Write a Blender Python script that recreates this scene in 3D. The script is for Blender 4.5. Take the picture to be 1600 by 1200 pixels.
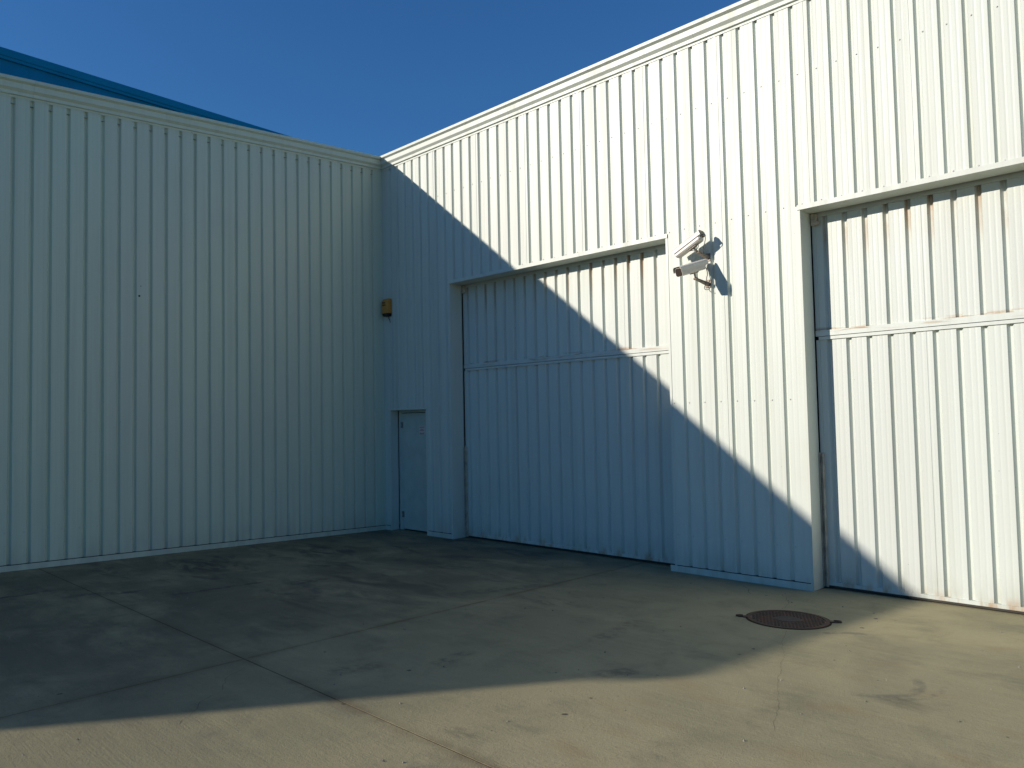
import bpy, bmesh, math, random
from mathutils import Vector, Matrix
random.seed(7)
for o in list(bpy.data.objects): bpy.data.objects.remove(o, do_unlink=True)
scene = bpy.context.scene
COL = scene.collection

# ------------------------------------------------------------------ camera
def rig(yaw, pitch, roll):
    f = Vector((math.cos(pitch)*math.sin(yaw), math.cos(pitch)*math.cos(yaw), math.sin(pitch)))
    r = Vector((math.cos(yaw), -math.sin(yaw), 0)); u = r.cross(f)
    return (math.cos(roll)*r + math.sin(roll)*u, -math.sin(roll)*r + math.cos(roll)*u, f)
cd = bpy.data.cameras.new('camera'); cam = bpy.data.objects.new('camera', cd); COL.objects.link(cam)
cd.sensor_fit = 'HORIZONTAL'; cd.sensor_width = 36.0; cd.lens = 36.0*1193.77/1600
cd.clip_start = .05; cd.clip_end = 3000
R_, U_, F_ = rig(-0.7761, 0.0457, -0.0203)
cam.matrix_world = Matrix(((R_.x, U_.x, -F_.x, 10.5758), (R_.y, U_.y, -F_.y, -7.6950),
                           (R_.z, U_.z, -F_.z, 1.8053), (0, 0, 0, 1)))
scene.camera = cam

# ------------------------------------------------------------------ sky, sun, exposure
SUN = Vector((-.602, -1.0, .42)).normalized()          # towards the sun
w = bpy.data.worlds.new('World'); scene.world = w; w.use_nodes = True
nt = w.node_tree; nt.nodes.clear()
sky = nt.nodes.new('ShaderNodeTexSky'); sky.sky_type = 'NISHITA'; sky.sun_disc = False
sky.sun_elevation = math.asin(SUN.z); sky.sun_rotation = math.atan2(SUN.x, SUN.y)
sky.altitude = 0; sky.air_density = 1.4; sky.dust_density = 0.0; sky.ozone_density = 10.0
bgn = nt.nodes.new('ShaderNodeBackground'); bgn.inputs['Strength'].default_value = 0.112
wo = nt.nodes.new('ShaderNodeOutputWorld')
hue = nt.nodes.new('ShaderNodeMix'); hue.data_type = 'RGBA'; hue.blend_type = 'MULTIPLY'; hue.inputs[0].default_value = 1
hue.inputs[7].default_value = (.74, .91, 1.0, 1)         # even white balance over the whole sky
nt.links.new(sky.outputs[0], hue.inputs[6]); nt.links.new(hue.outputs[2], bgn.inputs[0]); nt.links.new(bgn.outputs[0], wo.inputs[0])
sd = bpy.data.lights.new('sun', 'SUN'); sd.energy = 5.0; sd.angle = math.radians(.53); sd.color = (1.0, .895, .785)
so = bpy.data.objects.new('sun', sd); COL.objects.link(so); so.location = (0, -20, 30)
so.rotation_euler = SUN.to_track_quat('Z', 'Y').to_euler()
vs = scene.view_settings; scene.display_settings.display_device = 'sRGB'
vs.view_transform = 'Standard'; vs.look = 'None'; vs.gamma = 1; vs.exposure = 0; vs.use_curve_mapping = False
scene.cycles.max_bounces = 8; scene.cycles.diffuse_bounces = 5

# ------------------------------------------------------------------ materials
class NB:
    def __init__(s, name):
        s.m = bpy.data.materials.new(name); s.m.use_nodes = True; s.t = s.m.node_tree; s.t.nodes.clear()
        s.out = s.n('ShaderNodeOutputMaterial'); s.b = s.n('ShaderNodeBsdfPrincipled')
        s.l(s.b.outputs[0], s.out.inputs[0]); s.pos = s.n('ShaderNodeNewGeometry').outputs['Position']
    def n(s, k): return s.t.nodes.new(k)
    def l(s, a, b): s.t.links.new(a, b)
    def put(s, inp, v):
        if hasattr(v, 'is_output'): s.l(v, inp)
        else: inp.default_value = v
    def math(s, op, a, b=0.0, c=None, clamp=False):
        x = s.n('ShaderNodeMath'); x.operation = op; x.use_clamp = clamp; s.put(x.inputs[0], a); s.put(x.inputs[1], b)
        if c is not None: s.put(x.inputs[2], c)
        return x.outputs[0]
    def scale(s, v, vec):
        x = s.n('ShaderNodeVectorMath'); x.operation = 'MULTIPLY'; s.put(x.inputs[0], v); x.inputs[1].default_value = vec
        return x.outputs[0]
    def noise(s, vec, sc, det=4, rough=.55, dist=0.0):
        x = s.n('ShaderNodeTexNoise'); s.l(vec, x.inputs['Vector']); x.inputs['Scale'].default_value = sc
        x.inputs['Detail'].default_value = det; x.inputs['Roughness'].default_value = rough; x.inputs['Distortion'].default_value = dist
        return x.outputs['Fac']
    def ramp(s, f, a, b, lo=0.0, hi=1.0):
        x = s.n('ShaderNodeMapRange'); s.put(x.inputs[0], f); x.inputs[1].default_value = a; x.inputs[2].default_value = b
        x.inputs[3].default_value = lo; x.inputs[4].default_value = hi; x.clamp = True; x.interpolation_type = 'SMOOTHSTEP'
        return x.outputs[0]
    def mix(s, f, a, b):
        x = s.n('ShaderNodeMix'); x.data_type = 'RGBA'; s.put(x.inputs[0], f); s.put(x.inputs[6], a); s.put(x.inputs[7], b)
        return x.outputs[2]
    def xyz(s, v=None):
        x = s.n('ShaderNodeSeparateXYZ'); s.l(v or s.pos, x.inputs[0]); return x.outputs
    def bump(s, h, strength, dist):
        x = s.n('ShaderNodeBump'); x.inputs['Strength'].default_value = strength; x.inputs['Distance'].default_value = dist
        s.l(h, x.inputs['Height']); s.l(x.outputs[0], s.b.inputs['Normal'])
    def col(s, v): s.put(s.b.inputs['Base Color'], v)
    def rough(s, v): s.put(s.b.inputs['Roughness'], v)
def c4(r, g, b): return (r, g, b, 1)

def coated_sheet(name, base, dirt, rusty=False, door=0):
    k = NB(name); x, y, z = k.xyz()
    streak = k.noise(k.scale(k.pos, (9, 9, .22)), 1.0, 5, .6)
    fine = k.noise(k.scale(k.pos, (60, 60, 1.2)), 1.0, 3, .6)
    cloud = k.noise(k.pos, .9, 4, .6)
    f = k.math('ADD', k.ramp(streak, .42, .75, 0, .42), k.ramp(fine, .45, .8, 0, .22))
    f = k.math('ADD', f, k.ramp(cloud, .5, .8, 0, .22))
    # grime thrown up from the ground
    g = k.math('SUBTRACT', z, k.math('MULTIPLY', y, -.0258))
    low = k.math('MULTIPLY', k.ramp(g, .42, .02, 0, 1), k.ramp(k.noise(k.scale(k.pos, (6, 6, 2)), 1, 4), .33, .68, .1, .95))
    f = k.math('ADD', f, low, clamp=True)
    oi = k.n('ShaderNodeObjectInfo').outputs['Random']
    c = k.mix(f, base, dirt)
    c = k.mix(k.math('MULTIPLY', oi, .22), c, c4(.52, .525, .49))
    # specks of bare metal / insect spots
    sp = k.ramp(k.noise(k.scale(k.pos, (1, 1, 1)), 26, 1), .80, .84, 0, .55)
    c = k.mix(sp, c, c4(.13, .13, .12))
    if rusty:
        rn = k.noise(k.scale(k.pos, (7, 7, 1.4)), 1.0, 5, .65)
        top = k.math('MULTIPLY', k.ramp(z, 3.25, 3.95), k.ramp(rn, .36, .64, 0, .95))
        bot = k.math('MULTIPLY', k.ramp(g, .16, .03), k.ramp(rn, .46, .66, 0, .75))
        mid = k.math('MULTIPLY', k.ramp(k.math('ABSOLUTE', k.math('SUBTRACT', z, 2.66)), .05, .0), k.ramp(k.noise(k.scale(k.pos, (2.6, 5, 30)), 1, 5), .53, .66, 0, .9))
        # brown runs stay mostly in the flutes
        py = k.math('SUBTRACT', y, .275)
        flute = k.ramp(py, .0, .018, .06, 1.0)
        r = k.math('ADD', k.math('MULTIPLY', top, flute), k.math('ADD', bot, mid), clamp=True)
        c = k.mix(r, c, c4(.36, .22, .10))
    k.col(c); k.rough(k.ramp(streak, .3, .8, .38, .55))
    k.b.inputs['Specular IOR Level'].default_value = .35
    k.bump(k.noise(k.scale(k.pos, (3, 3, 1.1)), 1.0, 2), .10, .010)
    return k.m
M = {}
M['white'] = coated_sheet('white_coated_steel', c4(.62, .67, .60), c4(.51, .525, .445))
M['left'] = coated_sheet('offwhite_coated_steel', c4(.58, .665, .53), c4(.465, .52, .42))
M['door'] = coated_sheet('white_door_steel', c4(.605, .655, .60), c4(.495, .525, .455), True)
M['trim'] = coated_sheet('white_trim_steel', c4(.62, .67, .60), c4(.515, .535, .45))
def plain(name, col, rough=.5, metal=0.0, var=.25, sc=12, spec=.4):
    k = NB(name); n = k.noise(k.pos, sc, 5, .6)
    d = tuple(v*(1-var) for v in col)
    k.col(k.mix(k.ramp(n, .35, .7), c4(*col), c4(*d))); k.rough(rough); k.b.inputs['Metallic'].default_value = metal
    k.b.inputs['Specular IOR Level'].default_value = spec
    return k.m
M['cam_paint'] = plain('camera_housing_paint', (.66, .63, .56), .4, 0, .12, 30)
M['cam_dark'] = plain('dark_glass', (.055, .042, .034), .25, 0, .1)
M['bracket'] = plain('dusty_bracket_metal', (.34, .28, .22), .55, .2, .5, 40)
M['cable'] = plain('grey_cable_rubber', (.10, .095, .09), .6)
M['orange'] = plain('sun_faded_orange_plastic', (.62, .28, .055), .45, 0, .2, 20)
M['black'] = plain('black_plastic', (.012, .013, .016), .4)
M['print'] = plain('dark_print', (.06, .045, .02), .6)
M['screw'] = plain('dull_screw_heads', (.58, .59, .55), .45, 0, .15, 200)
M['gasket'] = plain('dark_gap', (.05, .047, .04), .8)
M['steel_door'] = plain('painted_steel_door', (.50, .57, .52), .45, 0, .12, 4)
M['hinge'] = plain('grey_hinge_steel', (.30, .30, .29), .45, .5)
M['paper'] = plain('paper_notice', (.70, .62, .60), .7, 0, .1, 40)
M['redprint'] = plain('faded_red_print', (.38, .13, .12), .7)
M['channel'] = plain('rust_stained_channel', (.56, .51, .41), .6, 0, .40, 9)
M['roof'] = plain('grey_roof_sheet', (.32, .32, .31), .6, 0, .2, 2)
M['blue'] = plain('blue_coated_steel', (.008, .27, .45), .6, 0, .12, .7, .15)
M['bluetrim'] = plain('blue_trim_steel', (.008, .29, .46), .6, 0, .12, .7, .15)

def concrete(name):
    k = NB(name); x, y, z = k.xyz()
    big = k.noise(k.pos, .55, 5, .62, .6)
    med = k.noise(k.pos, 2.3, 6, .65, .4)
    broom = k.noise(k.scale(k.pos, (1.1, 16, 1)), 1.0, 5, .65, .3)
    brush = k.noise(k.scale(k.pos, (3.5, 70, 1)), 1.0, 4, .7)
    grain = k.noise(k.pos, 130, 3, .7)
    A, B_, D = c4(.395, .345, .200), c4(.285, .260, .155), c4(.150, .150, .105)
    c = k.mix(k.ramp(big, .34, .66), A, B_)
    c = k.mix(k.ramp(med, .45, .78, 0, .55), c, D)
    c = k.mix(k.ramp(broom, .42, .74, 0, .38), c, c4(.385,.355,.20))
    c = k.mix(k.ramp(brush, .50, .80, 0, .20), c, c4(.175,.17,.10))
    c = k.mix(k.ramp(grain, .48, .76, 0, .5), c, c4(.12,.115,.07))
    c = k.mix(k.ramp(k.noise(k.pos, 85, 2), .70, .78, 0, .5), c, c4(.50,.47,.34))
    # ochre dust patches in front of the right-hand door
    oc = k.math('MULTIPLY', k.ramp(k.noise(k.scale(k.pos, (1.2, 2.6, 1)), 1.3, 5), .54, .74, 0, .5), k.ramp(x, 6.4, 8.6))
    c = k.mix(oc, c, c4(.30,.215,.11))
    # painted-in shade mixed with grime over the inner corner, broken and irregular
    shade_grime = k.math('MULTIPLY', k.ramp(k.math('ADD', x, k.math('MULTIPLY', big, 4.0)), 10.2, 5.6), k.ramp(k.noise(k.scale(k.pos, (.8, 1.3, 1)), 1.1, 6, .68, .5), .28, .60, .16, .70))
    c = k.mix(shade_grime, c, c4(.088, .082, .058))
    # oil-dark patches near the inner corner
    oil = k.noise(k.scale(k.pos, (.55, 1.5, 1)), 1.5, 5, .6, .8)
    far = k.math('MULTIPLY', k.ramp(x, 6.0, 3.4), k.ramp(y, -6.5, -4.2))
    c = k.mix(k.math('MULTIPLY', k.ramp(oil, .55, .68, 0, .72), far), c, c4(.080, .073, .058))
    # rubber marks: straight and curved
    rag = k.ramp(k.noise(k.scale(k.pos, (9, 9, 1)), 1.0, 5, .65), .36, .60)
    def arc(cx, cy, r, wd, a0, a1, s):
        dx = k.math('SUBTRACT', x, cx); dy = k.math('SUBTRACT', y, cy)
        rr = k.math('SQRT', k.math('ADD', k.math('MULTIPLY', dx, dx), k.math('MULTIPLY', dy, dy)))
        band = k.ramp(k.math('ABSOLUTE', k.math('SUBTRACT', rr, r)), wd, wd*.35)
        an = k.math('ARCTAN2', dy, dx)
        e = k.math('MULTIPLY', k.ramp(an, a0, a0+.35), k.ramp(an, a1, a1-.35))
        return k.math('MULTIPLY', k.math('MULTIPLY', band, e), k.math('MULTIPLY', rag, s))
    def bar(x0, y0, x1, y1, wd, s):
        L = math.hypot(x1-x0, y1-y0); ux, uy = (x1-x0)/L, (y1-y0)/L
        dx = k.math('SUBTRACT', x, x0); dy = k.math('SUBTRACT', y, y0)
        t = k.math('ADD', k.math('MULTIPLY', dx, ux), k.math('MULTIPLY', dy, uy))
        n_ = k.math('ABSOLUTE', k.math('SUBTRACT', k.math('MULTIPLY', dx, -uy), k.math('MULTIPLY', dy, -ux)))
        e = k.math('MULTIPLY', k.ramp(t, 0, L*.25), k.ramp(t, L, L*.75))
        return k.math('MULTIPLY', k.math('MULTIPLY', k.ramp(n_, wd, wd*.3), e), k.math('MULTIPLY', rag, s))
    for a in MARKS_ARC: c = k.mix(arc(*a), c, c4(.10, .095, .085))
    for a in MARKS_BAR: c = k.mix(bar(*a), c, c4(.070, .060, .052))
    brk = k.ramp(k.noise(k.scale(k.pos, (1.2, 2.6, 1)), 2.2, 5, .68, .5), .40, .62)
    for (bx_, by_, rx, ry, s_) in MARKS_BLOB:
        dx = k.math('MULTIPLY', k.math('SUBTRACT', x, bx_), 1/rx); dy = k.math('MULTIPLY', k.math('SUBTRACT', y, by_), 1/ry)
        rr_ = k.math('SQRT', k.math('ADD', k.math('MULTIPLY', dx, dx), k.math('MULTIPLY', dy, dy)))
        c = k.mix(k.math('MULTIPLY', k.math('MULTIPLY', k.ramp(rr_, 1.0, .35), brk), s_), c, c4(.070, .064, .050))
    # soil washed along the joints
    jy = k.math('ABSOLUTE', k.math('ADD', y, JY)); jx = k.math('ABSOLUTE', k.math('SUBTRACT', x, k.math('ADD', JX, k.math('MULTIPLY', y, JS))))
    j = k.math('MAXIMUM', k.ramp(jy, .10, .0), k.ramp(jx, .08, .0))
    c = k.mix(k.math('MULTIPLY', j, k.ramp(med, .35, .62, .08, .55)), c, c4(.15, .115, .065))
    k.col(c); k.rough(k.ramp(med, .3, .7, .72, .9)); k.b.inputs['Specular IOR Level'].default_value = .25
    h = k.math('ADD', k.math('MULTIPLY', grain, .5), k.math('ADD', k.math('MULTIPLY', k.noise(k.pos, 38, 4, .7), .7), k.math('MULTIPLY', brush, .35)))
    k.bump(h, .8, .005)
    return k.m
JY, JX, JS = 5.11, 5.02, -.055       # joint along x at y=-JY, joint along y at x=JX+JS*y
MARKS_ARC = [(8.62, -2.50, .34, .05, -1.5, .9, .45), (8.60, -2.42, .47, .03, -1.2, .5, .4), (8.35, -1.75, .42, .05, 1.6, 3.1, .5),
             (7.2, -5.55, .45, .10, -1.2, 1.0, .35), (3.2, -4.2, .8, .10, .3, 2.2, .6)]
MARKS_BAR = [(1.70, -6.2, 1.58, -5.2, .07, .95), (2.71, -4.85, 2.76, -3.4, .06, .85), (2.0, -5.35, 2.36, -4.65, .10, .8), (3.06, -3.6, 3.06, -3.0, .12, .8),
             (6.40, -4.3, 6.31, -3.8, .10, .5), (6.0, -4.9, 6.14, -4.45, .12, .45), (6.84, -3.2, 6.66, -2.1, .12, .4), (7.30, -3.7, 7.48, -3.35, .12, .5), (4.6, -3.0, 5.2, -1.2, .16, .4)]
MARKS_BLOB = [(1.25, -3.6, 1.0, .62, .9), (1.35, -1.95, .75, .62, .85), (2.3, -2.6, .5, .35, .6), (3.3, -1.6, .6, .3, .6), (3.9, -3.3, .55, .3, .5), (.9, -4.6, .5, .4, .5), (8.98, -2.8, .20, .16, .35), (7.43, -4.93, .18, .14, .5), (4.6, -4.3, .5, .3, .4), (5.6, -2.2, .6, .25, .4)]
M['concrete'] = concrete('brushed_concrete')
M['crack'] = plain('crack_dirt', (.14, .12, .08), .95, 0, .5, 15, .1)
M['soil'] = plain('joint_soil', (.065, .052, .033), .95, 0, .45, 20, .1)
def iron():
    k = NB('rusted_cast_iron'); n = k.noise(k.pos, 14, 5, .65)
    k.col(k.mix(k.ramp(n, .38, .66), c4(.062, .038, .026), c4(.115, .050, .026))); k.rough(.72); k.b.inputs['Metallic'].default_value = .15
    return k.m
M['iron'] = iron()
M['boss'] = plain('worn_iron', (.072, .054, .044), .75, 0, .3, 25)

# ------------------------------------------------------------------ mesh helper
class MB:
    def __init__(s): s.v = []; s.f = []
    def add(s, vs, fs):
        b = len(s.v); s.v += [tuple(p) for p in vs]; s.f += [tuple(i+b for i in f) for f in fs]
    def quad(s, a, b, c, d): s.add([a, b, c, d], [(0, 1, 2, 3)])
    def box(s, a, b):
        x0, y0, z0 = a; x1, y1, z1 = b
        s.add([(x0,y0,z0),(x1,y0,z0),(x1,y1,z0),(x0,y1,z0),(x0,y0,z1),(x1,y0,z1),(x1,y1,z1),(x0,y1,z1)],
              [(0,3,2,1),(4,5,6,7),(0,1,5,4),(1,2,6,5),(2,3,7,6),(3,0,4,7)])
    def obox(s, c, ax, ay, az, hx, hy, hz):
        c = Vector(c); P = []
        for k in (-1, 1):
            for (i, j) in ((-1,-1),(1,-1),(1,1),(-1,1)): P.append(c + ax*hx*i + ay*hy*j + az*hz*k)
        s.add(P, [(0,3,2,1),(4,5,6,7),(0,1,5,4),(1,2,6,5),(2,3,7,6),(3,0,4,7)])
    def loft(s, loops, cap=True, closed=True):
        n = len(loops[0]); b = len(s.v)
        for L in loops: s.v += [tuple(p) for p in L]
        for i in range(len(loops)-1):
            for j in range(n if closed else n-1):
                j2 = (j+1) % n
                s.f.append((b+i*n+j, b+i*n+j2, b+(i+1)*n+j2, b+(i+1)*n+j))
        if cap and closed:
            s.f.append(tuple(b+j for j in reversed(range(n)))); s.f.append(tuple(b+(len(loops)-1)*n+j for j in range(n)))
    def tube(s, pts, r, seg=8):
        pts = [Vector(p) for p in pts]; loops = []
        for i, p in enumerate(pts):
            d = (pts[min(i+1, len(pts)-1)] - pts[max(i-1, 0)]).normalized()
            a = d.orthogonal().normalized() if i == 0 else (loops_a - d*loops_a.dot(d)).normalized()
            loops_a = a; b = d.cross(a)
            loops.append([p + (a*math.cos(2*math.pi*k/seg) + b*math.sin(2*math.pi*k/seg))*r for k in range(seg)])
        s.loft(loops)
    def cyl(s, p0, p1, r0, r1=None, seg=16):
        p0, p1 = Vector(p0), Vector(p1); r1 = r0 if r1 is None else r1
        d = (p1-p0).normalized(); a = d.orthogonal().normalized(); b = d.cross(a)
        s.loft([[p + (a*math.cos(2*math.pi*k/seg) + b*math.sin(2*math.pi*k/seg))*r for k in range(seg)] for p, r in ((p0, r0), (p1, r1))])
    def build(s, name, mat, parent=None, kind=None, bevel=0, smooth=False):
        off = parent_off(parent)
        me = bpy.data.meshes.new(name); me.from_pydata([(x-off[0], y-off[1], z-off[2]) for x, y, z in s.v], [], s.f); me.update()
        bm = bmesh.new(); bm.from_mesh(me); bmesh.ops.recalc_face_normals(bm, faces=bm.faces) if smooth or bevel else None
        bm.to_mesh(me); bm.free()
        if smooth:
            me.polygons.foreach_set('use_smooth', [True]*len(me.polygons))
        o = bpy.data.objects.new(name, me); COL.objects.link(o); me.materials.append(mat)
        if parent: o.parent = parent
        if kind: o['kind'] = kind
        if bevel:
            b = o.modifiers.new('bevel', 'BEVEL'); b.width = bevel; b.segments = 2; b.limit_method = 'ANGLE'; b.angle_limit = math.radians(35)
        return o
def parent_off(p):
    v = Vector((0, 0, 0))
    while p is not None: v = v + p.location; p = p.parent
    return v
def thing(name, label, cat, loc, group=None):
    o = bpy.data.objects.new(name, None); COL.objects.link(o); o.location = loc; o.empty_display_size = .3
    o['label'] = label; o['category'] = cat
    if group: o['group'] = group
    return o
def gz(y): return -.0258*y if y > -40 else 1.032      # the yard falls gently towards the right-hand building

# ------------------------------------------------------------------ ground
G = MB()
XS, YS = [-700, -40, 40, 700], [-900, -40, 0.6, 900]
def gzz(y): return (1.032 if y < -40 else gz(min(y, 0.6))) - .0018
for i in range(3):
    for j in range(3):
        x0, x1, y0, y1 = XS[i], XS[i+1], YS[j], YS[j+1]
        G.quad((x0, y0, gzz(y0)), (x1, y0, gzz(y0)), (x1, y1, gzz(y1)), (x0, y1, gzz(y1)))
ground = G.build('ground', M['soil'], None, 'structure')
# concrete slabs with open joints, each a piece of its own
def jx(y): return JX + JS*y
gap = .0042
cuts_y = [(.45, -JY), (-JY, -2*JY), (-2*JY, -3*JY), (-3*JY, -4*JY)]
for (yt, yb) in cuts_y:
    for col in range(4):
        def xl(y, c=col): return (-.02 if c == 0 else jx(y) if c == 1 else 14.6 if c == 2 else 20)
        def xr(y, c=col): return (jx(y) if c == 0 else 14.6 if c == 1 else 20 if c == 2 else 26)
        s = MB(); a, b = yt-gap, yb+gap
        top = [(xl(b)+gap, b, gz(b)), (xr(b)-gap, b, gz(b)), (xr(a)-gap, a, gz(a)), (xl(a)+gap, a, gz(a))]
        bot = [(x, y, z-.03) for x, y, z in top]
        s.add(top+bot, [(0,1,2,3),(0,4,5,1),(1,5,6,2),(2,6,7,3),(3,7,4,0)])
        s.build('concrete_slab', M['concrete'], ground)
# hairline cracks
def ribbon(pts, wd):
    s = MB(); P = []
    for i, (x, y) in enumerate(pts):
        x2, y2 = pts[min(i+1, len(pts)-1)]; x1, y1 = pts[max(i-1, 0)]
        d = Vector((x2-x1, y2-y1, 0)).normalized(); n = Vector((-d.y, d.x, 0)); ww = wd*random.uniform(.4, 1.3)
        P.append([(x+n.x*ww, y+n.y*ww, gz(y+n.y*ww)+.0012), (x-n.x*ww, y-n.y*ww, gz(y-n.y*ww)+.0012)])
    for i in range(len(P)-1): s.quad(P[i][0], P[i][1], P[i+1][1], P[i+1][0])
    return s
def wander(p0, p1, n, amp):
    out = []; off = 0
    for i in range(n+1):
        t = i/n; off += random.uniform(-amp, amp); off *= .85
        dx, dy = p1[0]-p0[0], p1[1]-p0[1]; L = math.hypot(dx, dy)
        out.append((p0[0]+dx*t-dy/L*off, p0[1]+dy*t+dx/L*off))
    return out
for p0, p1, n, a, wd in [((7.72, -1.63), (8.62, -3.75), 60, .012, .0007), ((7.36, -.98), (7.05, -.30), 26, .02, .0014),
                         ((5.50, -5.20), (6.20, -5.95), 26, .02, .0012), ((6.6, -.25), (6.85, -.55), 10, .02, .0022)]:
    ribbon(wander(p0, p1, n, a), wd).build('crack', M['crack'], ground, 'stuff')
# grit and small stones lying about
gr = MB(); rg = random.Random(3)
for i in range(420):
    x, y = rg.uniform(2.5, 10.5), rg.uniform(-7.0, -.15); r = rg.choice([.002, .003, .003, .004, .006, .009])
    z = gz(y); t = rg.uniform(0, 6.28)
    P = [(x+r*math.cos(t+a)*rg.uniform(.7, 1.3), y+r*math.sin(t+a)*rg.uniform(.7, 1.3), z) for a in (0, 1.6, 3.1, 4.7)]
    gr.add(P+[(x, y, z+r*1.1)], [(0,1,4),(1,2,4),(2,3,4),(3,0,4)])
o = gr.build('grit', plain('grey_grit', (.30, .27, .22), .9, 0, .7, 3), ground, 'stuff')

# oil drips where vehicles have stood
dr_ = MB()
for i in range(90):
    x, y = (rg.gauss(2.6, 1.4), rg.gauss(-2.8, 1.3)) if i < 50 else (rg.uniform(4, 10), rg.uniform(-6.5, -.5))
    if not (.3 < x < 11 and -7 < y < -.3): continue
    r = rg.choice([.005, .007, .009, .012, .017]); P = []; n = 11; z = gz(y)+.0013
    for k in range(n):
        a = 2*math.pi*k/n; q = r*rg.uniform(.65, 1.25)
        yy = y+q*math.sin(a); P.append((x+q*math.cos(a), yy, gz(yy)+.0013))
    dr_.add(P, [tuple(range(n))])
dr_.build('oil_drips', plain('dried_oil', (.10, .088, .065), .7, 0, .4, 10), ground, 'stuff')

# ------------------------------------------------------------------ corrugated cladding
D, E1, W0 = .031, .0205, .054            # flute depth, flank run, flute mouth
def profile(a, b, g0, pitch, D=.031, E1=.0205, W0=.054):
    """points (along, depth) from a to b of a sheet whose flutes start at g0 + n*pitch"""
    pts = [(a, 0.0)]
    n = math.floor((a-g0)/pitch)-1
    while g0+n*pitch < b:
        g = g0+n*pitch
        # two faint stiffening folds on each crest
        if g > a and g+W0 < b: pts += [(g, 0), (g+E1, D), (g+W0-E1, D), (g+W0, 0)]
        elif g <= a < g+W0 or g < b <= g+W0: pass
        m0, m1 = g+W0+.045, g+pitch-.045
        for m in (m0, m1):
            if a < m-.016 and m+.016 < b: pts += [(m-.014, 0), (m, .0010), (m+.014, 0)]
        n += 1
    pts.append((b, 0.0)); pts = sorted(set(pts)); return pts
def sheet(mb, pts, to3, z0f, z1f):
    P0 = [to3(t, d, z0f(t)) for t, d in pts]; P1 = [to3(t, d, z1f(t)) for t, d in pts]
    for i in range(len(pts)-1): mb.quad(P0[i], P0[i+1], P1[i+1], P1[i])
def flute_ok(x, g0, pitch): return ((x-g0) % pitch) > W0+.004

# ---------------- right-hand building
Wr = 15.6; ZT = 6.343
RW = thing('warehouse', 'white corrugated steel warehouse front with two tall ribbed loading doors, half in sunlight', 'building', (7.25, 0, 0))
G0 = .20
def r3(t, d, z): return (t, d, z)
OPEN = [(.17, 1.09, 2.00), (1.72, 5.62, 3.935), (7.25, 11.22, 3.935)]
seams = [0.0] + [.33+n for n in range(0, 16)]
ZB, ZTOP = .055, 6.10
for i in range(len(seams)-1):
    a, b = seams[i], seams[i+1]
    mb = MB(); hit = [o_ for o_ in OPEN if o_[0] < b and o_[1] > a]
    if not hit:
        sheet(mb, profile(a, b, G0, .2), r3, lambda t: ZB, lambda t: 6.10)
    else:
        zs_ = hit[0][2]+.012
        sheet(mb, profile(a, b, G0, .2), r3, lambda t: zs_, lambda t: 6.10)
        cuts = sorted({a, b} | {q for o_ in hit for q in o_[:2] if a < q < b})
        for c0, c1 in zip(cuts, cuts[1:]):
            mid = (c0+c1)/2
            if not any(x0 < mid < x1 for x0, x1, zt in hit): sheet(mb, profile(c0, c1, G0, .2), r3, lambda t: ZB, lambda t: zs_)
    # side lap: the edge of one sheet lies over the next
    if i > 0:
        zb = ZB
        for (x0, x1, zt) in OPEN:
            if x0 < a < x1: zb = zt+.012
        mb.quad((a-.004, -.0025, zb), (a+.030, -.0025, zb), (a+.030, -.0025, 6.08), (a-.004, -.0025, 6.08))
        mb.quad((a-.004, 0.0005, zb), (a-.004, -.0025, zb), (a-.004, -.0025, 6.08), (a-.004, .0005, 6.08))
    mb.build('cladding_panel', M['white'], RW)
# moulded parapet capping in lengths
FP = [(-.22, 6.20), (-.22, 6.292), (.10, 6.300), (.10, 6.262), (.064, 6.242), (.064, 6.176), (.030, 6.146), (.030, 6.108), (.006, 6.104), (.006, 6.074)]
def capping(parent, mat, runs, to3, dz):
    for a, b in runs:
        mb = MB(); L0 = [to3(a, -o_, z+dz(a)) for o_, z in FP]; L1 = [to3(b, -o_, z+dz(b)) for o_, z in FP]
        for i in range(len(FP)-1): mb.quad(L0[i], L1[i], L1[i+1], L0[i+1])
        mb.add(L0, [tuple(range(len(FP)))]); mb.add(L1, [tuple(reversed(range(len(FP))))])
        mb.build('parapet_capping', mat, parent)
capping(RW, M['trim'], [(-.30, 3.1), (3.102, 6.1), (6.102, 9.1), (9.102, 12.1), (12.102, Wr)], lambda t, d, z: (t, d, z), lambda t: 0)
# base flashing
for a, b in ((.012, .165), (1.095, 1.715), (5.565, 7.243), (11.23, Wr)):
    mb = MB(); mb.box((a, -.012, .0), (b, .02, .070)); mb.build('base_flashing', M['trim'], RW)
    mb = MB(); mb.box((a, -.004, .0705), (b, .028, .078)); mb.build('sealing_strip', M['gasket'], RW)
# lintels and jambs
for n_, (x0, x1, zt) in enumerate(OPEN):
    dep = .14 if n_ == 0 else .235
    hb = .028 if n_ == 0 else .050
    mb = MB(); zs = zt-.03 if n_ else zt-.012
    mb.box((x0-.028, -.014, zs), (x1+.028, -.004, zs+hb)); mb.box((x0-.028, -.0035, zs), (x1+.028, dep, zs+.006))
    mb.build('lintel_flashing', M['trim'], RW)
    for sx, xe in ((-1, x0), (1, x1)):
        mb = MB()
        xa, xb = (xe-.030, xe) if sx < 0 else (xe, xe+.030)
        mb.box((xa, -.005, .071), (xb, -.001, zs-.001))
        xi0, xi1 = (xe-.004, xe) if sx < 0 else (xe, xe+.004)
        mb.box((xi0, -.0008, .001), (xi1, dep+.005, zs-.001))
        mb.build('jamb_flashing', M['trim'], RW)
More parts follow.
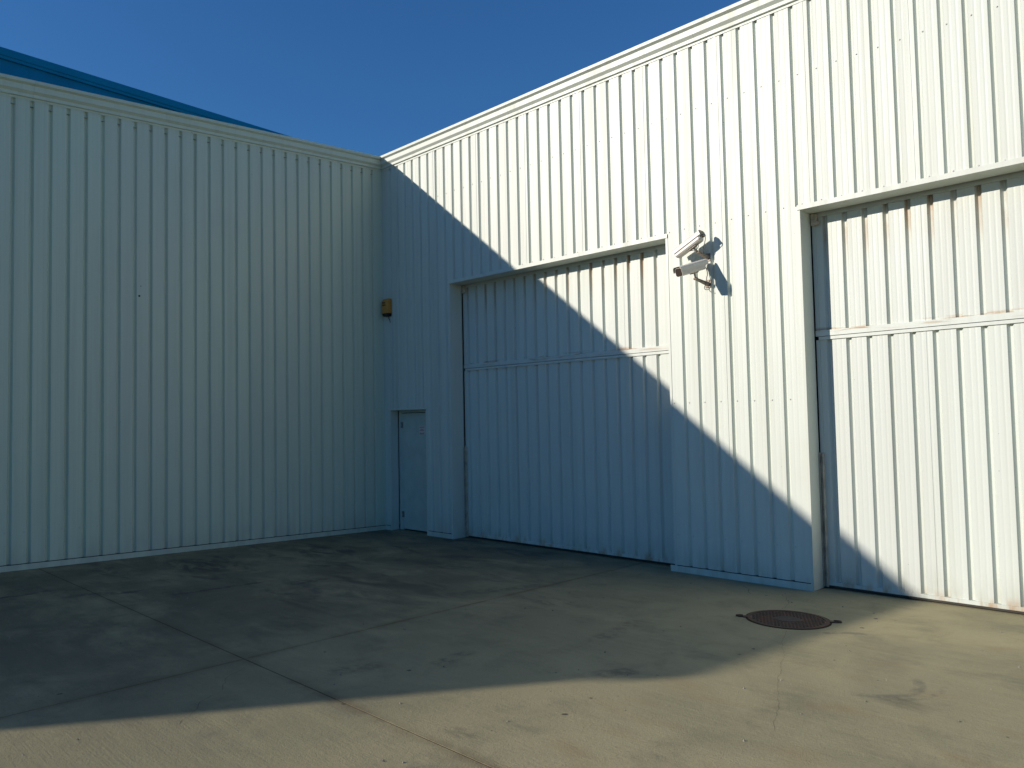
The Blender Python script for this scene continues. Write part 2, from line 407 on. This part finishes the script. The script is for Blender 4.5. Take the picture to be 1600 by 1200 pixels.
# screws of the wall, joined
sc = MB()
def screw(mb, p, nrm, r=.006):
    p = Vector(p); n = Vector(nrm); a = n.orthogonal().normalized(); b = n.cross(a)
    mb.cyl(p, p+n*.002, r*1.7, seg=7); mb.cyl(p+n*.002, p+n*.008, r, seg=6)
for zrow in (.43, 1.95, 3.965, 5.33):
    k = 0
    while G0+.2*k+W0+.02 < 12:
        x = G0+.2*k+W0+.018
        if not any(a_-.02 < x < b_+.02 and zrow < t_ for a_, b_, t_ in OPEN) and (zrow != 1.95 or x > 1.2):
            screw(sc, (x, 0, zrow+random.uniform(-.004, .004)), (0, -1, 0))
        k += 1
sc.build('cladding_screws', M['screw'], RW, 'stuff')
# body of the building behind the front
mb = MB(); mb.quad((-.3, .03, 6.0), (Wr, .03, 6.0), (Wr, 22, 6.0), (-.3, 22, 6.0)); mb.build('roof', M['roof'], RW)
mb = MB(); mb.quad((Wr, 0, 0), (Wr, 22, 0), (Wr, 22, 6.2), (Wr, 0, 6.2)); mb.quad((-.3, 22, 0), (Wr, 22, 0), (Wr, 22, 6.2), (-.3, 22, 6.2))
mb.quad((-.3, .04, 0), (-.3, 22, 0), (-.3, 22, 6.2), (-.3, .04, 6.2)); mb.build('rear_wall', M['white'], RW)

# ---------------- tall doors
YD = .275
def tall_door(x0, x1, rib0, pitch, left_gap):
    dr = thing('loading_door', '', '', (x0, YD, 0)); del dr['label']; del dr['category']
    dr.parent = RW; dr.location = (x0-7.25, YD, 0)
    la, lb = x0+left_gap, x1-.03
    def d3(t, d, z): return (t, YD+d, z)
    # sheets of the upper and lower leaf, five flutes each
    for z0, z1 in ((.060, 2.566), (2.664, 4.06)):
        k = 0; a = la+.035
        g = rib0-.017
        edges = [a]; n = 5
        while g+pitch*n-.075 < lb-.2: edges.append(g+pitch*n-.075); n += 5
        edges.append(lb-.03)
        for e0, e1 in zip(edges, edges[1:]):
            mb = MB(); sheet(mb, profile(e0, e1, g, pitch, .035, .0215, .060), d3, lambda t: z0, lambda t: z1)
            if e0 != a:
                mb.quad(d3(e0-.003, -.002, z0), d3(e0+.02, -.002, z0), d3(e0+.02, -.002, z1), d3(e0-.003, -.002, z1))
                mb.quad(d3(e0-.003, .0005, z0), d3(e0-.003, -.002, z0), d3(e0-.003, -.002, z1), d3(e0-.003, .0005, z1))
            mb.build('door_panel', M['door'], dr)
    # frame
    mb = MB(); mb.box((la, YD-.009, .028), (la+.036, YD+.05, 2.566)); mb.box((la, YD-.009, 2.664), (la+.036, YD+.05, 4.06)); mb.build('edge_stile', M['door'], dr)
    mb = MB(); mb.box((lb-.036, YD-.012, .028), (lb, YD+.05, 2.566)); mb.box((lb-.036, YD-.012, 2.664), (lb, YD+.05, 4.06)); mb.build('edge_stile', M['door'], dr)
    mb = MB(); mb.box((la+.0365, YD-.012, .026), (lb-.0365, YD+.05, .062)); mb.build('bottom_rail', M['door'], dr)
    mb = MB(); mb.box((la, YD-.020, 2.604), (lb, YD+.05, 2.664)); mb.build('middle_rail', M['door'], dr)
    mb = MB(); mb.box((la+.03, YD-.016, 2.566), (lb, YD+.03, 2.598)); mb.build('weather_strip', M['door'], dr)
    mb = MB(); mb.box((la+.0365, YD-.010, 3.862), (lb-.0365, YD+.0-.001, 3.99)); mb.build('top_rail', M['door'], dr)
    # dark backing that closes the gaps round the leaf
    mb = MB(); mb.box((x0-.10, YD+.09, -.02), (x1+.1, YD+.12, 4.2)); mb.build('door_backing', M['gasket'], dr)
    mb = MB(); mb.box((la+.01, YD-.004, .004), (lb-.01, YD+.03, .026)); mb.build('rubber_seal', M['gasket'], dr)
    # pulley bracket in the top corner
    mb = MB(); bx = x0+.008
    mb.box((bx, YD-.045, 3.775), (bx+.035, YD-.0125, 3.90)); mb.box((bx+.036, YD-.04, 3.80), (bx+.062, YD-.0125, 3.895))
    mb.cyl((bx+.004, YD-.030, 3.80), (bx+.085, YD-.030, 3.80), .022, seg=14); mb.build('pulley_bracket', M['channel'], dr, bevel=.003)
    # floor channel at the jamb
    mb = MB(); cx0 = x0+.006; cx1 = x0+.046; ya, yb = YD-.052, YD-.0135
    mb.box((cx0, ya, .012), (cx0+.006, yb, 1.39)); mb.box((cx0+.0065, yb-.006, .012), (cx1, yb, 1.39)); mb.box((cx1-.006, ya, .012), (cx1, yb-.0065, 1.39))
    mb.build('guide_channel', M['channel'], dr)
    mb = MB()
    for zz in (.62, .80, 1.12): mb.cyl((cx0+.02, YD-.019, zz), (cx0+.02, YD-.026, zz), .007, seg=8)
    mb.build('channel_bolts', M['hinge'], dr, 'stuff')
    return dr
tall_door(1.72, 5.62, 1.800, .2045, .006)
tall_door(7.25, 11.22, 7.375, .2015, .006)

# ---------------- small door
pd = thing('personnel_door', '', '', (.17, .14, 0)); del pd['label']; del pd['category']; pd.parent = RW; pd.location = (.17-7.25, .14, 0)
mb = MB(); y0, y1 = .142, .21
mb.box((.172, y0+.02, .0), (.262, y1, 1.985)); mb.box((1.055, y0, .0), (1.088, y1, 1.985)); mb.box((.263, y0, 1.945), (1.054, y1, 1.985))
mb.build('door_frame', M['steel_door'], pd)
mb = MB(); mb.box((.278, .150, .022), (1.046, .195, 1.935)); mb.build('door_leaf', M['steel_door'], pd, bevel=.004)
mb = MB(); mb.box((.345, .1465, .085), (1.02, .1498, 1.875)); mb.build('leaf_panel', M['steel_door'], pd, bevel=.0015)
mb = MB(); mb.box((.263, .20, .0), (1.054, .215, 1.944)); mb.build('door_rebate', M['gasket'], pd)
for zz in (1.74, .26):
    mb = MB(); mb.cyl((.270, .140, zz-.05), (.270, .140, zz-.003), .011, seg=10); mb.cyl((.270, .140, zz+.003), (.270, .140, zz+.05), .011, seg=10)
    mb.box((.279, .146, zz-.05), (.31, .1495, zz+.05)); mb.build('hinge', M['hinge'], pd)
mb = MB(); mb.box((.735, .1445, 1.580), (.885, .1462, 1.725)); mb.build('paper_notice', M['paper'], pd)
mb = MB()
for zz, a, b in ((1.70, .748, .87), (1.668, .765, .85), (1.645, .75, .865), (1.605, .748, .80), (1.605, .81, .87), (1.59, .76, .86)):
    mb.box((a, .1436, zz-.004), (b, .1444, zz+.005))
mb.build('notice_print', M['redprint'], pd)

# ---------------- left-hand building
LL = 15.97; SL = .0505
LW = thing('warehouse', 'long off-white corrugated steel warehouse side entirely in shade, its top sloping to the left', 'building', (0, -5, 0))
def l3(t, d, z): return (-d, -t, z)
GL0 = .1814
lse = [0.0, .355] + [.355+1.0*n for n in range(1, 16)] + [LL]
lse = [q for q in lse if q <= LL]
for i in range(len(lse)-1):
    a, b = lse[i], lse[i+1]
    if b-a < .02: continue
    mb = MB()
    sheet(mb, profile(a, b, GL0, .2), l3, lambda t: .0258*t+.055, lambda t: 6.10-SL*t)
    if i > 1:
        zb, zt = .0258*a+.055, 6.08-SL*a
        mb.quad(l3(a-.030, -.0025, zb), l3(a+.004, -.0025, zb), l3(a+.004, -.0025, zt), l3(a-.030, -.0025, zt))
        mb.quad(l3(a+.004, -.0025, zb), l3(a+.004, .0005, zb), l3(a+.004, .0005, zt), l3(a+.004, -.0025, zt))
    mb.build('cladding_panel', M['left'], LW)
capping(LW, M['left'], [(-.0, 2.2), (2.202, 5.2), (5.202, 8.2), (8.202, 11.2), (11.202, 14.2), (14.202, LL+.09)], lambda t, d, z: (-d, -t, z+.0), lambda t: -SL*t)
for a, b in ((.012, 3.0), (3.002, 6.0), (6.002, 9.0), (9.002, 12.0), (12.002, LL)):
    mb = MB(); P = []
    for t in (a, b):
        for d, h in ((-.012, -.02), (-.012, .066), (.02, .066), (.02, -.02)): P.append(l3(t, d, .0258*t+h))
    mb.add(P, [(0,1,5,4),(1,2,6,5),(2,3,7,6),(3,0,4,7),(3,2,1,0),(4,5,6,7)]); mb.build('base_flashing', M['left'], LW)
    mb = MB(); P = []
    for t in (a, b):
        for d, h in ((-.004, .0665), (-.004, .075), (.028, .075), (.028, .0665)): P.append(l3(t, d, .0258*t+h))
    mb.add(P, [(0,1,5,4),(1,2,6,5),(2,3,7,6),(3,0,4,7),(3,2,1,0),(4,5,6,7)]); mb.build('sealing_strip', M['gasket'], LW)
# corner flashing between the two fronts
mb = MB(); mb.box((.0005, -.10, .07), (.003, -.003, 6.09)); mb.build('corner_flashing', M['left'], LW)
sc = MB()
for h0, dz in ((.445, .0), (6.085, -.0505-.0258)):
    k = 0
    while GL0+.2*k < 9:
        t = GL0+.2*k+W0+.018
        if h0 < 6 or k % 3 == 0: screw(sc, (.0 if h0 < 6 else .006, -t, h0+(.0258+dz)*t), (1, 0, 0), .006)
        k += 1
sc.build('cladding_screws', M['screw'], LW, 'stuff')
for (yy, zz, rr0) in ((-3.953, 3.537, .013), (-3.933, 3.671, .006)):
    mb = MB(); mb.cyl((0, yy, zz), (.004, yy, zz), rr0, seg=10); mb.build('plugged_hole', M['gasket'], LW)
XB = -11.0
mb = MB(); mb.quad((0, .03, 6.0), (XB, .03, 6.0), (XB, -LL, 6.0-SL*LL), (0, -LL, 6.0-SL*LL)); mb.build('roof', M['roof'], LW)
mb = MB()
for a, b in (((0, -LL), (XB, -LL)), ((XB, -LL), (XB, 0.02)), ((XB, .02), (-.31, .02))):
    za, zb = 6.18+SL*a[1], 6.18+SL*b[1]
    mb.quad((a[0], a[1], -.1), (b[0], b[1], -.1), (b[0], b[1], zb), (a[0], a[1], za))
mb.build('end_wall', M['left'], LW)
capping(LW, M['left'], [(-.1, 11.1)], lambda t, d, z: (-t, -LL+d, z-SL*LL), lambda t: 0)

# ---------------- blue building behind
BB = thing('warehouse', 'dark blue steel building showing only its sloping parapet above the left white wall', 'building', (-14, 0, 0))
def bz(y): return 12.42-.0325*(y+3.5) - .0
# wall plane x=-14
XBL = -14.0
mb = MB(); y = -16.0
while y < 16:
    a = y
    pr = [(a, 0), (a+.99, 0), (a+.994, .004), (a+.996, .004), (a+1.0, 0)]
    for (t0, d0), (t1, d1) in zip(pr, pr[1:]):
        mb.quad((XBL-d0, t0, 0), (XBL-d1, t1, 0), (XBL-d1, t1, bz(t1)-.30), (XBL-d0, t0, bz(t0)-.30))
    y += 1.0
mb.build('cladding', M['blue'], BB)
mb = MB()
BP = [(-.2, 0), (.10, .0), (.10, -.20), (.075, -.225), (.075, -.30), (.02, -.305)]
for (o0, z0), (o1, z1) in zip(BP, BP[1:]):
    mb.quad((XBL+o0, -16, bz(-16)+z0), (XBL+o0, 16, bz(16)+z0), (XBL+o1, 16, bz(16)+z1), (XBL+o1, -16, bz(-16)+z1))
mb.build('parapet_capping', M['bluetrim'], BB)
mb = MB(); mb.quad((XBL-.2, -16, bz(-16)-.1), (XBL-.2, 16, bz(16)-.1), (XBL-20, 16, bz(16)-.1), (XBL-20, -16, bz(-16)-.1)); mb.build('roof', M['roof'], BB)
mb = MB(); mb.quad((XBL, -16, 0), (XBL-20, -16, 0), (XBL-20, -16, bz(-16)-.1), (XBL, -16, bz(-16)-.1))
mb.quad((XBL, 16, 0), (XBL-20, 16, 0), (XBL-20, 16, bz(16)-.1), (XBL, 16, bz(16)-.1))
mb.quad((XBL-20, -16, 0), (XBL-20, 16, 0), (XBL-20, 16, bz(16)-.1), (XBL-20, -16, bz(-16)-.1)); mb.build('side_wall', M['blue'], BB)

# ---------------- manhole cover
mc = Vector((7.573, -1.307, gz(-1.307)))
MH = thing('manhole_cover', 'round rusty brown cast iron manhole cover with two lug handles set in the concrete', 'manhole cover', mc)
tilt = Vector((0, .0258, 1)).normalized()
ex = Vector((1, 0, 0)); ey = tilt.cross(ex)
def disc(mb, r0, r1, z0, z1, seg=48):
    L = []
    for r, z in ((r0, z0), (r0, z1), (r1, z1), (r1, z0)):
        L.append([mc + (ex*math.cos(2*math.pi*k/seg)+ey*math.sin(2*math.pi*k/seg))*r + tilt*z for k in range(seg)])
    mb.loft(L, cap=False)
mb = MB(); disc(mb, .336, .352, -.01, .0016); mb.build('seat', M['soil'], MH)
mb = MB(); disc(mb, .305, .335, -.01, .006); mb.build('rim', M['iron'], MH)
mb = MB(); disc(mb, .0005, .300, -.012, .003); mb.build('lid', M['iron'], MH)
mb = MB(); disc(mb, .0005, .105, .002, .0065, 32); mb.build('centre_boss', M['boss'], MH)
mb = MB(); q = .028
ca, sa = math.cos(.49), math.sin(.49)
for i in range(-11, 12):
    for j in range(-11, 12):
        u, v = i*q, j*q
        if .118 < math.hypot(u, v) < .287:
            p = mc + ex*(u*ca-v*sa) + ey*(u*sa+v*ca) + tilt*.0046
            ax = (ex*ca+ey*sa); ay = (ey*ca-ex*sa)
            mb.obox(p, ax, ay, tilt, .0085, .0085, .0020)
mb.build('raised_studs', M['iron'], MH, 'stuff')
for s_ in (-1, 1):
    mb = MB(); ax = (ex*ca+ey*sa)*s_; ay = tilt.cross(ax)
    mb.obox(mc+ax*.352+tilt*.003, ax, ay, tilt, .020, .030, .005)
    base = mc+ax*.37+tilt*.009
    mb.tube([base+ay*.020, base+ax*.03+ay*.022, base+ax*.055+ay*.010, base+ax*.055-ay*.010, base+ax*.03-ay*.022, base-ay*.020], .007, 8)
    mb.build('lug_handle', M['iron'], MH)

# ---------------- alarm box
AB = thing('alarm_box', 'orange alarm siren box with black base fixed high on the shaded wall by the corner', 'alarm', (.15, 0, 3.57))
mb = MB()
def rr(x0, x1, y0, y1, z, r=.015):
    return [(x0, y1, z), (x0, y0+r, z), (x0+r*.3, y0+r*.3, z), (x0+r, y0, z), (x1-r, y0, z), (x1-r*.3, y0+r*.3, z), (x1, y0+r, z), (x1, y1, z)]
mb.loft([rr(.072, .228, -.088, 0, 3.618), rr(.072, .228, -.09, 0, 3.82), rr(.076, .224, -.07, 0, 3.858), rr(.082, .218, -.05, 0, 3.866)]); mb.build('cover', M['orange'], AB)
mb = MB(); mb.loft([rr(.088, .212, -.070, 0, 3.565), rr(.074, .226, -.086, 0, 3.590), rr(.074, .226, -.086, 0, 3.617)]); mb.build('base', M['black'], AB)
mb = MB()
for zz, a, b in ((3.795, .088, .104), (3.795, .118, .168), (3.752, .092, .116), (3.752, .124, .146), (3.752, .152, .172)):
    mb.box((a, -.0925, zz-.011), (b, -.0895, zz+.011))
mb.build('cover_print', M['print'], AB)
mb = MB(); mb.tube([(.16, -.02, 3.567), (.162, -.012, 3.54), (.185, -.006, 3.50), (.19, .0, 3.46)], .006); mb.build('cable', M['cable'], AB)

# ---------------- security cameras
def sec_cam(label, front, rear, up_hint, wall, knee, cabs):
    front, rear, wall, knee = map(Vector, (front, rear, wall, knee))
    root = thing('security_camera', label, 'security camera', wall, 'cameras between the two tall doors')
    a = (front-rear).normalized(); L = (front-rear).length
    sgn = a.cross(Vector(up_hint)).normalized(); u = sgn.cross(a).normalized(); c = (front+rear)/2
    def P(t, s, h): return rear + a*t + sgn*s + u*h
    def oct_(t, w2, h0, h1, ch): return [P(t, -w2, h0+ch), P(t, -w2+ch, h0), P(t, w2-ch, h0), P(t, w2, h0+ch), P(t, w2, h1-ch), P(t, w2-ch, h1), P(t, -w2+ch, h1), P(t, -w2, h1-ch)]
    mb = MB(); mb.loft([oct_(.012, .038, -.048, .026, .014), oct_(.03, .050, -.060, .038, .016), oct_(L-.006, .050, -.060, .038, .016)]); mb.build('housing', M['cam_paint'], root, bevel=.002)
    mb = MB(); mb.loft([oct_(L-.0058, .044, -.054, .032, .014), oct_(L-.003, .044, -.054, .032, .014)]); mb.build('window', M['cam_dark'], root)
    # sun shield: a folded sheet over the housing that runs forward of the window
    prof = [(-.061, -.012), (-.061, .024), (-.054, .043), (-.036, .052), (.036, .052), (.054, .043), (.061, .024), (.061, -.012)]
    inn = [(s*.955, h-.0025 if h > 0 else h) for s, h in prof]
    loop = prof + inn[::-1]
    mb = MB(); mb.loft([[P(t, s, h) for s, h in loop] for t in (-.015, L+.012)]); mb.build('sun_shield', M['cam_paint'], root)
    mb = MB(); mb.cyl(P(.012, -.012, -.01), P(-.018, -.012, -.01), .012, seg=10); mb.cyl(P(.012, .016, -.018), P(-.016, .016, -.018), .010, seg=10); mb.build('cable_gland', M['bracket'], root)
    # bracket: foot on the wall, arm, swivel under the housing
    mb = MB(); mb.box((wall.x-.035, -.008, wall.z-.045), (wall.x+.035, 0, wall.z+.045)); mb.build('wall_plate', M['bracket'], root, bevel=.002)
    sw = P(L*.42, 0, -.066)
    mb = MB(); d = (knee-wall).normalized(); side = d.cross(Vector((0, 0, 1))).normalized(); upv = side.cross(d)
    mb.loft([[wall+Vector((0, -.008, 0))+side*x+upv*z for x, z in ((-.026, -.020), (.026, -.020), (.026, .012), (-.026, .012))],
             [knee+side*x+upv*z for x, z in ((-.018, -.012), (.018, -.012), (.018, .008), (-.018, .008))]]); mb.build('arm', M['bracket'], root, bevel=.002)
    mb = MB(); mb.tube([knee, (knee+sw)/2, sw], .011, 10); mb.obox(sw, a, sgn, u, .05, .022, .006)
    mb.cyl(knee-side*.024, knee+side*.024, .015, seg=12); mb.build('swivel', M['bracket'], root)
    for cb in cabs:
        pts = [P(*p) if len(p) == 3 and not isinstance(p, Vector) else p for p in cb]
        # smooth the cable
        for _ in range(2):
            q_ = [pts[0]]
            for i in range(len(pts)-1): q_ += [pts[i]*.75+pts[i+1]*.25, pts[i]*.25+pts[i+1]*.75]
            pts = q_ + [pts[-1]]
        mb = MB(); mb.tube(pts, .0042, 6); mb.build('cable', M['cable'], root)
    return root
V = Vector
sec_cam('upper camera, tilted steeply and seen from its side, with a long sun shield', (5.862, -.165, 3.650), (6.200, -.175, 3.812), (-.35, .05, 1), (6.17, 0, 3.585), (6.125, -.125, 3.640),
        [[(-.015, -.012, -.01), (-.035, -.012, -.02), (-.03, 0, -.07), V((6.17, -.11, 3.66)), V((6.16, -.06, 3.60)), V((6.18, -.008, 3.56))],
         [(.09, .0, -.05), (.085, .0, -.10), (.16, .01, -.11), (.21, .005, -.052)]])
sec_cam('lower camera, aimed out from the wall so the dark opening of its hood shows', (6.083, -.490, 3.378), (6.165, -.095, 3.500), (0, 0, 1), (6.165, 0, 3.285), (6.105, -.165, 3.335),
        [[(-.015, .016, -.018), (-.05, .02, -.04), (-.05, .01, -.12), V((6.17, -.05, 3.34)), V((6.165, -.02, 3.30))],
         [V((6.15, -.03, 3.29)), V((6.14, -.06, 3.22)), V((6.20, -.06, 3.205)), V((6.215, -.03, 3.25)), V((6.20, -.005, 3.29))]])
